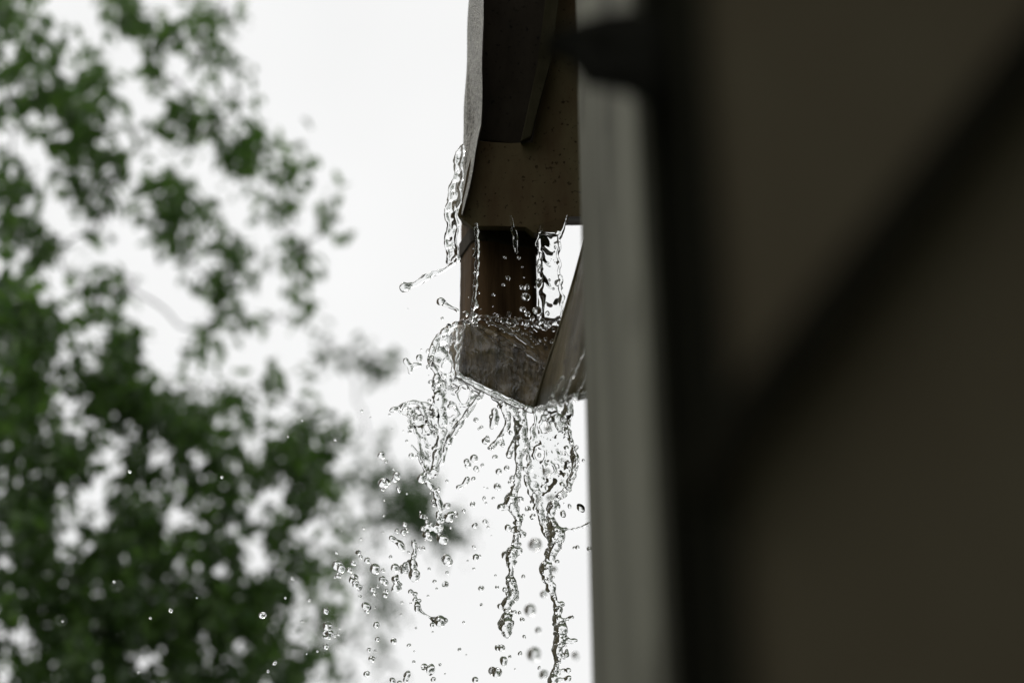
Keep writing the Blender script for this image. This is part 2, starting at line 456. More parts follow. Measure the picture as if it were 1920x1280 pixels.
UP = [(50, 40, 95, 85, 150, 6.6, .5), (120, 150, 95, 85, 190, 6.5, .5), (140, 250, 75, 75, 140, 6.5, .4), (235, 20, 70, 40, 110, 6.8, .4), (310, 70, 60, 50, 70, 6.9, .4),
      (290, 140, 28, 35, 36, 6.9, .3), (390, 40, 55, 55, 80, 7.0, .4), (440, 30, 22, 45, 14, 7.0, .3), (380, 100, 22, 45, 16, 7.0, .3), (30, 130, 40, 25, 30, 6.5, .3),
      (10, 200, 50, 25, 40, 6.5, .3), (160, 190, 60, 40, 60, 6.5, .4), (345, 190, 70, 22, 36, 6.8, .3), (420, 235, 60, 45, 80, 6.9, .4), (470, 285, 65, 40, 84, 6.9, .4), (545, 310, 38, 40, 60, 7.0, .4),
      (610, 368, 16, 16, 8, 7.2, .2), (520, 385, 32, 26, 42, 7.0, .3), (365, 250, 40, 35, 34, 6.8, .3), (280, 240, 60, 22, 26, 6.8, .3), (325, 355, 62, 42, 120, 6.7, .4), (325, 425, 40, 40, 60, 6.7, .3), (345, 480, 18, 28, 22, 6.7, .3),
      (405, 430, 24, 60, 44, 6.8, .3), (420, 510, 24, 36, 34, 6.8, .3), (480, 480, 45, 20, 36, 6.9, .3), (560, 470, 32, 30, 24, 7.0, .3), (550, 550, 30, 24, 24, 7.0, .3), (580, 510, 20, 22, 10, 7.0, .3),
      (410, 565, 42, 50, 56, 6.8, .3), (390, 640, 36, 36, 36, 6.8, .3), (210, 340, 32, 45, 56, 6.5, .3), (185, 390, 30, 22, 26, 6.5, .3), (130, 310, 60, 20, 26, 6.5, .3), (30, 300, 30, 25, 20, 6.4, .3), (145, 355, 20, 35, 26, 6.5, .3),
      (20, 350, 34, 45, 60, 6.3, .3), (40, 425, 60, 35, 90, 6.3, .3), (80, 470, 40, 28, 50, 6.3, .3), (150, 545, 26, 32, 18, 6.4, .3), (220, 535, 40, 18, 18, 6.4, .3), (170, 440, 40, 10, 9, 6.4, .3), (180, 590, 20, 20, 9, 6.4, .3)]
UP += [(600, 430, 40, 60, 14, 7.1, .4), (570, 600, 40, 40, 9, 7.0, .4), (460, 610, 40, 30, 9, 6.9, .4), (230, 545, 60, 25, 10, 6.5, .4), (230, 300, 50, 40, 18, 6.6, .4), (440, 150, 30, 50, 9, 6.9, .3)]
UPH = [(100, 35, 22, 1), (185, 60, 24, 1.2), (15, 90, 26, .9), (205, 95, 20, 1), (250, 160, 30, 1), (130, 140, 14, 1), (40, 215, 24, .8), (300, 275, 26, 1), (70, 275, 30, 1), (15, 255, 24, 1), (345, 145, 20, 1), (500, 345, 20, 1),
       (440, 380, 20, 1), (295, 320, 14, 1), (100, 395, 30, 1), (510, 520, 24, 1), (60, 385, 12, 1)]
LO = [(15, 560, 50, 40, 90, 5.7, .4), (60, 620, 62, 62, 190, 5.7, .5), (30, 720, 85, 90, 230, 5.6, .5), (90, 830, 120, 90, 260, 5.6, .6), (235, 640, 30, 36, 60, 5.8, .3), (190, 715, 62, 50, 120, 5.8, .4), (250, 745, 55, 60, 140, 5.8, .4), (310, 760, 45, 40, 80, 5.9, .4),
      (40, 950, 110, 90, 280, 5.5, .6), (300, 860, 80, 50, 90, 5.8, .4), (390, 830, 60, 50, 120, 5.9, .4), (350, 800, 40, 30, 50, 5.9, .4), (445, 770, 55, 40, 40, 6.1, .4), (560, 830, 50, 50, 90, 6.1, .4), (505, 720, 24, 28, 16, 6.2, .3), (500, 880, 70, 45, 80, 6.0, .4),
      (280, 960, 120, 80, 240, 5.7, .6), (420, 920, 80, 60, 110, 5.9, .4), (560, 930, 55, 60, 70, 6.1, .4), (610, 870, 30, 50, 34, 6.2, .3), (110, 1080, 140, 100, 330, 5.5, .6), (260, 1080, 120, 90, 270, 5.6, .6), (400, 1040, 90, 70, 150, 5.8, .5), (500, 1010, 60, 50, 56, 6.0, .4),
      (60, 1200, 120, 100, 300, 5.4, .6), (220, 1200, 120, 100, 300, 5.5, .6), (350, 1160, 100, 90, 240, 5.7, .5), (450, 1150, 75, 70, 170, 5.8, .4), (520, 1100, 55, 60, 76, 5.9, .4), (480, 1230, 65, 50, 120, 5.8, .4), (380, 1260, 90, 50, 140, 5.7, .4), (560, 1040, 40, 40, 36, 6.0, .3),
      (150, 1290, 200, 50, 240, 5.5, .5), (540, 1270, 40, 30, 30, 5.9, .3)]
LO += [(595, 950, 70, 80, 44, 6.2, .4), (620, 1030, 55, 60, 26, 6.2, .4), (570, 760, 50, 50, 26, 6.2, .4), (630, 800, 40, 50, 14, 6.3, .4), (600, 1130, 50, 60, 26, 6.1, .4), (590, 1230, 50, 50, 22, 6.0, .4), (380, 720, 60, 40, 22, 6.1, .4)]
_r = random.Random(8)
for _ in range(34):
    LO.append((_r.uniform(-900, -60), _r.uniform(-350, 1500), 130, 120, 120, _r.uniform(4.4, 5.6), .5))  # unseen clumps left of view, added to darken the drop rims
LOH = [(135, 755, 24, .8), (145, 805, 18, 1.2), (100, 690, 20, .9), (205, 855, 24, 1.5), (160, 925, 34, .5), (185, 890, 16, 1), (85, 880, 15, 1), (335, 965, 32, .9), (310, 845, 24, 1), (370, 850, 26, 1), (285, 860, 14, 1), (440, 985, 20, 1), (490, 1050, 34, .7), (460, 905, 18, .9), (520, 930, 28, .8), (480, 1010, 22, 1), (410, 1065, 24, .7), (130, 1000, 20, 1), (125, 1035, 16, 1),
       (10, 1050, 20, 1), (45, 1195, 28, 1.1), (20, 1180, 14, 1), (30, 1240, 16, .9), (278, 1235, 20, 1.2), (450, 1210, 20, 1.3), (390, 1245, 16, 1), (20, 625, 12, 1), (580, 1000, 22, 1), (70, 1000, 12, 1), (300, 1080, 12, 1), (375, 1150, 12, 1), (215, 1040, 9, 1), (100, 1260, 12, 1), (190, 975, 14, 1), (250, 935, 11, 1)]
FA = [(640, 672, 45, 12, 14, 12, .6), (715, 682, 45, 22, 34, 12, .6), (600, 640, 20, 18, 7, 12, .6), (705, 835, 32, 22, 14, 12.5, .6), (725, 885, 28, 26, 18, 12.5, .6), (765, 930, 45, 45, 110, 12, .6), (790, 975, 40, 28, 70, 12, .6), (845, 1000, 34, 16, 34, 12, .6), (690, 905, 50, 40, 24, 12.5, .6), (700, 985, 60, 34, 26, 12.5, .6),
      (660, 1060, 60, 26, 20, 12.5, .6), (725, 1140, 28, 70, 20, 12.5, .6), (680, 1100, 50, 50, 18, 12.5, .6), (632, 1245, 14, 22, 14, 12, .6), (600, 1180, 26, 60, 14, 12.5, .6), (720, 1240, 22, 60, 18, 12.5, .6), (660, 1200, 50, 40, 12, 12.5, .6)]
tree('broadleaf_tree', 'loose airy green tree hanging over the upper left sky, thin twigs at its edge', (-3.6, 6.6, 0), (-3.4, 6.6, 2.6), UP, UPH, M_leafA, .074, .7, 21, .16, None, 1.35)
tree('broadleaf_tree', 'dense dark green tree filling the lower left below the airy branches', (-2.9, 4.6, 0), (-2.75, 4.8, 2.2), LO, LOH, M_leafB, .062, .55, 33, .15, None, 2.4)
tree('broadleaf_tree', 'pale far tree spray showing behind the falling water drops', (-2.6, 12.2, 0), (-2.3, 12.0, 3.0), FA, [], M_leafC, .11, .5, 47, .14, None)

# ------------------------------------------------------------------ water: smooth-union fields meshed with surface nets
HV = 1.3                                # voxel, in photo pixels
UPX = KPX * DF

def seg_dist(X, Y, a, b):
    ax, ay = a; bx, by = b; dx, dy = bx - ax, by - ay
    t = np.clip(((X - ax) * dx + (Y - ay) * dy) / (dx * dx + dy * dy + 1e-9), 0, 1)
    return np.hypot(X - ax - t * dx, Y - ay - t * dy)

def poly_sdf(X, Y, poly):
    d = np.full(X.shape, 1e9); ins = np.zeros(X.shape, bool)
    n = len(poly)
    for i in range(n):
        a, b = poly[i], poly[(i + 1) % n]
        d = np.minimum(d, seg_dist(X, Y, a, b))
        c = ((a[1] > Y) != (b[1] > Y)) & (X < (b[0] - a[0]) * (Y - a[1]) / (b[1] - a[1] + 1e-12) + a[0])
        ins ^= c
    return np.where(ins, -d, d)

def waves(X, Y, Z, lam, seed, n=9):
    r = np.random.default_rng(seed); o = 0
    for _ in range(n):
        k = r.normal(size=3); k /= np.linalg.norm(k); k *= 2 * np.pi / (lam * r.uniform(.6, 1.5))
        o = o + np.sin(k[0] * X + k[1] * Y + k[2] * Z + r.uniform(0, 6.28))
    return o / math.sqrt(n / 2)

def catmull(pts, step=2.0):
    p = np.array(pts, float)
    p = np.vstack([2 * p[0] - p[1], p, 2 * p[-1] - p[-2]])
    o = []
    for i in range(1, len(p) - 2):
        L = np.linalg.norm(p[i + 1, :2] - p[i, :2]); m = max(2, int(L / step))
        for k in range(m):
            t = k / m
            o.append(.5 * ((2 * p[i]) + (-p[i - 1] + p[i + 1]) * t + (2 * p[i - 1] - 5 * p[i] + 4 * p[i + 1] - p[i + 2]) * t * t + (-p[i - 1] + 3 * p[i] - 3 * p[i + 1] + p[i + 2]) * t ** 3))
    o.append(p[-2])
    return np.array(o)

class Field:
    """balls: (x, y, z, r) in photo pixels, z along the view; sheets: outline, mid-surface and half thickness"""
    def __init__(s, seed): s.b = []; s.sh = []; s.air = []; s.r = np.random.default_rng(seed); s.seed = seed
    def ball(s, x, y, r, z=0): s.b.append((x, y, z, r)); return s
    def strand(s, pts, z=0, lump=.25, zw=6):
        q = [(p[0], p[1], p[3] + z if len(p) > 3 else z, p[2]) for p in pts]
        c = catmull(q)
        n = len(c); ph = s.r.uniform(0, 6, 4)
        t = np.arange(n) * 2.0
        rad = c[:, 3] * (1 + lump * (.6 * np.sin(t / 5.5 + ph[0]) + .5 * np.sin(t / 3.1 + ph[1])))
        zz = c[:, 2] + zw * np.sin(t / 23 + ph[2]) * .6
        for i in range(n): s.b.append((c[i, 0] + s.r.normal(0, .25), c[i, 1], zz[i], max(.9, rad[i])))
        return s
    def beads(s, pts, n, spread, r0, r1, z=0):
        p = np.array([(a[0], a[1]) for a in pts], float)
        for _ in range(n):
            i = s.r.integers(0, len(p) - 1) if len(p) > 1 else 0
            t = s.r.random(); q = p[i] * (1 - t) + p[min(i + 1, len(p) - 1)] * t
            s.b.append((q[0] + s.r.normal(0, spread), q[1] + s.r.normal(0, spread), z + s.r.normal(0, spread * .8), s.r.uniform(r0, r1)))
        return s
    def sheet(s, poly, half=2.2, amp=6, lam=38, rim=3.2, z=0, hfun=None, tn=.5, edge=5, tl=13, holes=()):
        s.sh.append((poly, half, amp, lam, z, hfun, tn, edge, tl, holes))
        rp = list(poly) + [poly[0]]
        if rim: s.sh[-1] = s.sh[-1] + (rim,)
        else: s.sh[-1] = s.sh[-1] + (0,)
        return s
    def aerate(s, p=.12, r0=1.9, r1=3.4):
        for x, y, z, r in list(s.b):
            if r > 4 and s.r.random() < p:
                q = s.r.normal(0, .3, 3) * (r - 2)
                s.air.append((x + q[0], y + q[1], z + q[2], s.r.uniform(r0, min(r1, r * .55))))
        return s
    def shift(s, dx):
        s.b = [(x + dx, y, z, r) for x, y, z, r in s.b]
        s.sh = [([(x + dx, y) for x, y in q[0]],) + tuple(q[1:]) for q in s.sh]
        return s
    def mesh(s, name, noise=.8, nlam=11, k=.75):
        xs, ys, zs = [], [], []
        for x, y, z, r in s.b: xs += [x - r, x + r]; ys += [y - r, y + r]; zs += [z - r, z + r]
        for q in s.sh:
            a = np.array(q[0]); xs += [a[:, 0].min() - 4, a[:, 0].max() + 4]; ys += [a[:, 1].min() - 4, a[:, 1].max() + 4]
            if q[5] is None: zs += [q[4] - q[2] * 2.2 - 5, q[4] + q[2] * 2.2 + 5]
            else:
                hv = [q[5](p[0], p[1]) for p in q[0]]; zs += [min(hv) - 9, max(hv) + 9]
        pad = 6
        x0, x1, y0, y1, z0, z1 = min(xs) - pad, max(xs) + pad, min(ys) - pad, max(ys) + pad, min(zs) - pad, max(zs) + pad
        nx, ny, nz = [int((b - a) / HV) + 2 for a, b in ((x0, x1), (y0, y1), (z0, z1))]
        gx = x0 + HV * np.arange(nx); gy = y0 + HV * np.arange(ny); gz = z0 + HV * np.arange(nz)
        E = np.zeros((nx, ny, nz), np.float32)
        for x, y, z, r in s.b:
            R = r + 5.5
            i0, i1 = np.searchsorted(gx, (x - R, x + R)); j0, j1 = np.searchsorted(gy, (y - R, y + R)); k0, k1 = np.searchsorted(gz, (z - R, z + R))
            d = np.sqrt((gx[i0:i1, None, None] - x) ** 2 + (gy[None, j0:j1, None] - y) ** 2 + (gz[None, None, k0:k1] - z) ** 2) - r
            E[i0:i1, j0:j1, k0:k1] += np.exp(-np.clip(k * 1.6 * d, -12, 12))
        for (poly, half, amp, lam, z, hf, tn, edge, tl, holes, rim) in s.sh:
            X, Y = np.meshgrid(gx, gy, indexing='ij')
            p2 = poly_sdf(X, Y, poly) + 2.2 * waves(X, Y, 0 * X, edge * 3, s.seed + 3)
            for hx, hy, hr in holes:
                p2 = np.maximum(p2, hr + 1.6 * waves(X, Y, 0 * X, 14, s.seed + 5) - np.hypot(X - hx, (Y - hy) * .8))
            h = (z if hf is None else hf(X, Y)) + amp * .8 * waves(X, Y, 0 * X, lam, s.seed + 1)
            t = half * (1 + tn * waves(X, Y, 0 * X, tl, s.seed + 2)); t = np.maximum(t, .9)
            if rim: t = t + rim * np.exp(-((p2 + rim) / (rim * .9)) ** 2)
            dz = np.abs(gz[None, None, :] - h[:, :, None]) - t[:, :, None]
            d = np.maximum(dz, p2[:, :, None])
            E += np.exp(-np.clip(k * 1.6 * d, -12, 12)).astype(np.float32)
        F = -np.log(np.maximum(E, 1e-6)) / (k * 1.6)
        if noise:
            X, Y, Z = gx[:, None, None], gy[None, :, None], gz[None, None, :]
            near = np.abs(F) < 6
            N = waves(X, Y, Z, nlam, s.seed + 9, 8)
            F = np.where(near, F + noise * N, F)
        for x, y, z, r in s.air:
            R = r + 3
            i0, i1 = np.searchsorted(gx, (x - R, x + R)); j0, j1 = np.searchsorted(gy, (y - R, y + R)); k0, k1 = np.searchsorted(gz, (z - R, z + R))
            d = np.sqrt((gx[i0:i1, None, None] - x) ** 2 + (gy[None, j0:j1, None] - y) ** 2 + (gz[None, None, k0:k1] - z) ** 2) - r
            sub = F[i0:i1, j0:j1, k0:k1]
            keep = sub < -1.2                      # only where water surrounds it
            F[i0:i1, j0:j1, k0:k1] = np.where(keep, np.maximum(sub, -d), sub)
        F[0], F[-1], F[:, 0], F[:, -1], F[:, :, 0], F[:, :, -1] = 9, 9, 9, 9, 9, 9
        I = F < 0
        cnt = np.zeros((nx - 1, ny - 1, nz - 1), np.int8)
        for a in (0, 1):
            for b in (0, 1):
                for c in (0, 1):
                    cnt += I[a:nx - 1 + a, b:ny - 1 + b, c:nz - 1 + c]
        act = (cnt > 0) & (cnt < 8)
        ii, jj, kk = np.nonzero(act)
        pos = np.zeros((len(ii), 3)); num = np.zeros(len(ii))
        for ax in range(3):
            for a in (0, 1):
                for b in (0, 1):
                    o0 = [0, 0, 0]; oth = [q for q in range(3) if q != ax]
                    o0[oth[0]], o0[oth[1]] = a, b
                    o1 = list(o0); o1[ax] = 1
                    f0 = F[ii + o0[0], jj + o0[1], kk + o0[2]]; f1 = F[ii + o1[0], jj + o1[1], kk + o1[2]]
                    m = (f0 < 0) != (f1 < 0)
                    t = np.where(m, f0 / (f0 - f1 + 1e-12), 0)
                    pt = np.array(o0, float)[None].repeat(len(ii), 0); pt[:, ax] = t
                    pos += pt * m[:, None]; num += m
        pos = pos / num[:, None] + np.stack([ii, jj, kk], -1)
        idm = np.full(act.shape, -1, np.int64); idm[ii, jj, kk] = np.arange(len(ii))
        faces = []
        for ax in range(3):
            sl0 = [slice(1, -1)] * 3; sl1 = [slice(1, -1)] * 3
            sl0[ax] = slice(0, -1); sl1[ax] = slice(1, None)
            f0 = I[tuple(sl0)]; f1 = I[tuple(sl1)]
            q = np.argwhere(f0 != f1); fl = f0[tuple(q.T)]
            o = [1, 1, 1]; o[ax] = 0
            q = q + np.array(o)
            u, v = [(1, 2), (2, 0), (0, 1)][ax]
            eu = np.zeros(3, int); eu[u] = 1; ev = np.zeros(3, int); ev[v] = 1
            c = [q, q - eu, q - eu - ev, q - ev]
            fa = np.stack([idm[tuple(cc.T)] for cc in c], -1)
            fa = np.where(fl[:, None], fa, fa[:, ::-1])
            faces.append(fa)
        faces = np.concatenate(faces); faces = faces[(faces >= 0).all(1)]
        # light smoothing
        for _ in range(2):
            acc = np.zeros_like(pos); n_ = np.zeros(len(pos))
            for a in range(4):
                np.add.at(acc, faces[:, a], pos[faces[:, (a + 1) % 4]]); np.add.at(acc, faces[:, a], pos[faces[:, (a - 1) % 4]])
                np.add.at(n_, faces[:, a], 2)
            pos = pos * .5 + .5 * acc / np.maximum(n_, 1)[:, None]
        wx, wy, wz = x0 + HV * pos[:, 0], y0 + HV * pos[:, 1], z0 + HV * pos[:, 2]
        wv = Pn(wx, wy, DF + wz * UPX)
        cen = wv.mean(0)
        # (px right, py down, depth away) is right-handed, so the winding keeps
        me = arr_mesh(name, wv - cen, faces)
        return me, cen

def water(name, label, fld, cat='water', group=None, **kw):
    me, cen = fld.mesh(name, **kw)
    o = link(name, me, M_water, None, True); o.location = cen
    return tag(o, label, cat, group)

# side curtain along the gutter lip, with the flung tendril
f = Field(1)
f.sheet([(864, 272), (851, 286), (847, 322), (838, 350), (834, 372), (832, 427), (834, 470), (836, 494), (846, 494), (856, 478), (858, 430), (860, 400), (866, 330), (868, 290)], 2.8, 2.4, 36, 2.4, -26, tn=.5, tl=26, edge=14)
f.beads([(857, 290), (852, 340), (848, 400), (846, 470)], 5, 2.5, 3, 5, -26)
f.strand([(856, 484, 4), (846, 495, 3), (830, 505, 2.6), (818, 511, 3.6), (805, 515, 5.2), (790, 523, 5.4), (777, 531, 4.4), (764, 536, 5), (754, 539, 8)], -26, .12)
f.shift(3)
water('water_curtain', 'narrow curtain of water along the gutter lip flinging a long tendril to the left', f, noise=.5, nlam=12)

# ball with tail left of the pipe
f = Field(2); f.ball(826, 565, 8, -20); f.strand([(830, 567, 5), (840, 573, 3.4), (848, 577, 2.4), (858, 582, 3.2)], -20, .1)
water('water_bead', 'round water bead with a short tail touching the downspout side', f, noise=.25)

# bright film hanging right of the pipe
f = Field(3)
f.sheet([(1010, 436), (1040, 434), (1052, 440), (1050, 480), (1056, 520), (1054, 560), (1056, 600), (1044, 610), (1012, 608), (1014, 560), (1008, 500)], 3.4, 3, 54, 2.2, 6, tn=.4, tl=34, edge=9)
f.beads([(1040, 440), (1048, 500), (1050, 590)], 9, 6, 2.5, 5, 2)
f.strand([(1014, 425, 2.5), (1014, 460, 3), (1012, 520, 4), (1014, 580, 3.5)], 0, .3)
f.strand([(1064, 404, 2), (1058, 424, 2), (1050, 444, 4)], 0, .1)
water('water_film', 'bright rippled water film hanging in the gap right of the downspout', f, noise=.2, nlam=18)

# thin run down the pipe
f = Field(4)
f.strand([(893, 420, 3), (895, 470, 3.5), (893, 520, 3), (888, 570, 3.4), (884, 600, 4)], -38, .4)
f.beads([(893, 430), (890, 590)], 26, 4, 1.5, 3.2, -36)
f.strand([(958, 405, 2), (961, 425, 2.6), (966, 446, 5), (966, 460, 3), (969, 474, 2)], -24, .2)
water('water_trickle', 'thin lumpy trickle running down the dark downspout front', f, noise=.5)

# sheet over the elbow
EA = [np.array(EF[k]) for k in ('TL', 'TR', 'BR', 'BL')]
Am = np.array([[p[0], p[1], 1] for p in EA]); zc = np.linalg.lstsq(Am, np.array([(p[2] - DF) / UPX for p in EA]), rcond=None)[0]
def hel(X, Y):
    b0 = zc[0] * X + zc[1] * Y + zc[2] - 2.6
    if np.ndim(X) == 0: return b0
    u = -.56 * X + .83 * Y; uw = u + 3 * waves(X, Y, 0 * X, 60, 77)
    up_ = 1 / (1 + np.exp((u - 12 - (-.56 * 950 + .83 * 650)) / 8))        # 1 near the ridge, 0 low on the face
    return b0 + up_ * 1.8 * np.sin(uw / 4.2) + (1 - up_) * (.60 * np.sin((X - .25 * Y + 6 * waves(X, Y, 0 * X, 30, 78)) * 2 * np.pi / 10.5) + .35 * waves(X, Y * .15, 0 * X, 14, 79)) + 1.3 * waves(X, Y, 0 * X, 44, 80)
f = Field(5)
f.sheet([(866, 606), (880, 598), (920, 626), (960, 652), (1010, 684), (1034, 700), (1024, 735), (1008, 770), (975, 762), (930, 742), (880, 716), (856, 700), (858, 640)], 2.2, 0, 14, 1.6, 0, hel, tn=.12, tl=18, edge=6)
f.strand([(868, 602, 5, 10), (900, 612, 4, 6), (940, 640, 4, -2), (985, 668, 4, -14), (1020, 690, 4, -26)], 0, .35)
f.strand([(856, 704, 4, -56), (900, 728, 4, -66), (950, 752, 4, -78), (1000, 770, 5, -90)], 0, .35)
for pts in ([(900, 614, 3), (935, 634, 6), (975, 666, 7), (1014, 696, 4)], [(925, 640, 2), (965, 668, 6), (1010, 706, 4)], [(955, 636, 2), (990, 660, 4), (1024, 688, 3)], [(945, 676, 1.6), (975, 696, 5), (1002, 724, 3)], [(985, 690, 2), (1004, 706, 4), (1014, 726, 2.6)], [(960, 712, 1.6), (985, 728, 3.2), (1000, 744, 2)], [(905, 600, 2), (950, 618, 3.4), (1000, 650, 3)]):
    f.strand([(x, y, r, float(zc[0] * x + zc[1] * y + zc[2]) - 4.5) for x, y, r in pts], 0, .4, 0)
water('water_sheet', 'rippled water sheet pouring over the front of the elbow', f, noise=.08, nlam=14)

# bubbling pool on top of the elbow
f = Field(6)
f.beads([(880, 598), (930, 600), (980, 606), (1030, 610)], 60, 6, 2, 5.5, 0)
f.strand([(876, 604, 4), (905, 596, 4), (940, 600, 3), (975, 604, 4), (1010, 608, 5), (1050, 606, 4)], -6, .4)
f.beads([(930, 615), (1040, 640)], 26, 8, 1.5, 4, -30)
water('water_froth', 'frothy row of water bumps where the downspout meets the elbow', f, noise=.6, nlam=8)

# left splash sheet
f = Field(7)
f.sheet([(858, 612), (840, 616), (822, 634), (808, 656), (806, 676), (818, 694), (810, 716), (816, 745), (808, 764), (790, 754), (762, 756), (736, 768), (756, 776), (772, 800), (782, 832), (790, 868), (800, 888), (822, 890), (828, 868), (838, 838), (852, 812), (880, 770), (906, 738), (880, 722), (858, 705), (856, 660)],
        2.6, 9, 58, 2.6, -22, tn=.5, tl=30, edge=9, holes=[(838, 690, 9), (870, 742, 11), (800, 800, 6), (846, 772, 7)])
f.strand([(856, 606, 5), (836, 618, 4), (816, 642, 4.5), (806, 672, 4), (818, 700, 5), (820, 740, 6), (830, 780, 7), (828, 815, 6), (818, 860, 5), (812, 890, 5)], -24, .4)
f.strand([(734, 769, 3), (752, 762, 4.5), (778, 755, 4), (806, 762, 4), (822, 780, 4)], -26, .35)
f.strand([(905, 736, 4), (884, 764, 4), (860, 800, 4), (838, 836, 4), (826, 870, 3)], -18, .35)
f.strand([(790, 762, 3), (800, 790, 3), (815, 806, 4), (838, 828, 3)], -26, .4)
f.strand([(772, 835, 2), (784, 850, 2), (792, 872, 2.6), (800, 884, 3)], -24, .2)
f.beads([(850, 615), (812, 660), (815, 720), (830, 790), (815, 860)], 22, 9, 1.8, 5.2, -24)
f.beads([(760, 765), (800, 800), (850, 800)], 14, 9, 1.5, 4, -24)
f.strand([(806, 888, 5), (800, 900, 4), (812, 915, 4), (820, 935, 5), (826, 955, 5), (822, 972, 4), (826, 992, 5), (824, 1006, 4), (831, 1011, 9)], -22, .4)
f.strand([(800, 884, 3), (790, 897, 7), (800, 885, 2)], -22, .1)
f.beads([(812, 915), (826, 960), (824, 1005)], 26, 5, 2, 5, -22)
f.strand([(826, 985, 3), (812, 990, 4), (800, 985, 3), (796, 1000, 4), (808, 1010, 4)], -22, .4)
f.beads([(795, 960), (800, 1010)], 14, 6, 2, 5, -22)
f.aerate(.14)
water('water_splash', 'tattered splash of water leaping off the elbow left side, with a beaded tail', f, noise=.32, nlam=16)

# cluster below it
f = Field(8)
f.strand([(776, 1014, 4), (778, 1030, 4), (774, 1048, 4), (775, 1060, 7), (777, 1080, 8)], -20, .3)
f.beads([(772, 1050), (752, 1070), (740, 1090), (742, 1102)], 20, 5, 2.5, 5.5, -20)
f.strand([(740, 1084, 6), (746, 1094, 4), (740, 1105, 4)], -20, .3)
f.aerate(.3)
water('water_cluster', 'knotted cluster of merged drops hanging below the splash tail', f, noise=.5)
f = Field(9)
f.strand([(734, 1008, 5), (744, 1014, 4), (752, 1022, 5), (755, 1028, 6)], -16, .3)
water('water_squiggle', 'short crooked squiggle of water left of the knotted cluster', f, noise=.4)
f = Field(10)
f.ball(770, 1108, 5, -18).ball(779, 1113, 5, -18).ball(778, 1124, 5, -18).ball(787, 1126, 4, -18)
f.strand([(782, 1132, 5), (784, 1142, 5), (795, 1150, 2), (806, 1156, 1.6), (818, 1162, 5)], -18, .2)
f.ball(825, 1164, 11, -18).ball(834, 1163, 6, -18).ball(810, 1171, 5, -19)
f.aerate(.4)
water('water_chain', 'thin chain of drops ending in one fat drop below the knotted cluster', f, noise=.4)

# centre strand
f = Field(12)
f.strand([(925, 742, 5), (940, 752, 7), (947, 768, 6), (952, 785, 6), (951, 798, 5), (943, 812, 4.4), (932, 826, 3.6), (924, 836, 4), (920, 839, 5.4)], -20, .2)
f.strand([(945, 760, 6), (958, 766, 7), (966, 776, 6), (971, 792, 6), (973, 812, 8), (977, 826, 11), (984, 832, 9)], -20, .25)
f.strand([(975, 762, 6), (981, 785, 7), (980, 805, 8), (978, 824, 9)], -16, .25)
f.strand([(968, 822, 6), (962, 834, 5), (956, 846, 5), (955, 854, 6)], -20, .15)
f.strand([(976, 834, 9), (972, 848, 8), (973, 862, 5), (972, 880, 5), (970, 896, 5.5), (967, 912, 5), (963, 925, 7), (958, 938, 10), (962, 950, 11), (967, 962, 6), (972, 976, 5), (971, 992, 5), (967, 1008, 5), (965, 1022, 6), (960, 1036, 9), (957, 1052, 8), (958, 1066, 4), (958, 1076, 3), (957, 1088, 9), (961, 1100, 8), (963, 1114, 7), (954, 1126, 10), (948, 1136, 6), (953, 1148, 4)], -20, .22)
f.strand([(953, 948, 7), (945, 950, 6), (938, 950, 6.5)], -22, .1)
f.strand([(984, 842, 4), (990, 852, 3), (990, 862, 3)], -18, .1)
for q in ((947, 1040, 7), (973, 1032, 7), (946, 1104, 5), (968, 1120, 6), (938, 1136, 6), (980, 1002, 7), (976, 936, 6), (949, 1158, 10), (948, 1170, 15), (950, 1184, 10), (952, 1192, 5)): f.ball(q[0], q[1], q[2], -20)
f.beads([(973, 800), (975, 850), (970, 900), (960, 945)], 46, 4, 1.8, 4.5, -20)
f.beads([(968, 970), (966, 1020), (958, 1050), (958, 1100), (950, 1170)], 52, 4.5, 2, 5, -20)
f.beads([(945, 755), (970, 770), (978, 825)], 26, 5, 2, 4.5, -20)
f.aerate(.22)
water('water_strand', 'long beaded centre strand of water falling from the elbow, ending in a fat drop', f, noise=.6, nlam=9)

# right strand and its clear sheet
f = Field(13)
f.sheet([(1000, 768), (1034, 758), (1070, 762), (1069, 800), (1075, 838), (1083, 866), (1074, 896), (1062, 922), (1040, 940), (1034, 975), (1046, 992), (1018, 992), (1010, 955), (998, 928), (985, 896), (988, 850), (996, 810)], 2.6, 7, 80, 2.2, 10, tn=.4, tl=44, edge=8, holes=[(1020, 800, 8), (1012, 850, 9), (1030, 880, 7)])
f.strand([(1068, 768, 9), (1066, 785, 4), (1068, 810, 2), (1075, 840, 2.4), (1082, 866, 4), (1076, 886, 4), (1070, 905, 5), (1060, 924, 5), (1042, 938, 6), (1034, 955, 7), (1032, 975, 5)], 4, .25)
f.strand([(984, 892, 3), (996, 926, 3.5), (1010, 952, 4), (1017, 985, 4), (1026, 1004, 5), (1042, 1018, 8)], 4, .35)
f.strand([(1034, 975, 6), (1040, 994, 11), (1044, 1012, 13), (1036, 1034, 8), (1028, 1052, 9), (1023, 1070, 10), (1029, 1090, 9), (1035, 1108, 6), (1040, 1124, 5), (1046, 1140, 6), (1044, 1156, 8), (1050, 1172, 9), (1052, 1190, 11), (1046, 1210, 8), (1044, 1226, 9), (1046, 1240, 4), (1040, 1258, 6), (1036, 1276, 7), (1034, 1300, 6)], 2, .3)
f.strand([(1050, 996, 6), (1060, 992, 2.6), (1074, 992, 1.6), (1088, 988, 1.4), (1104, 981, 3)], 2, .1)
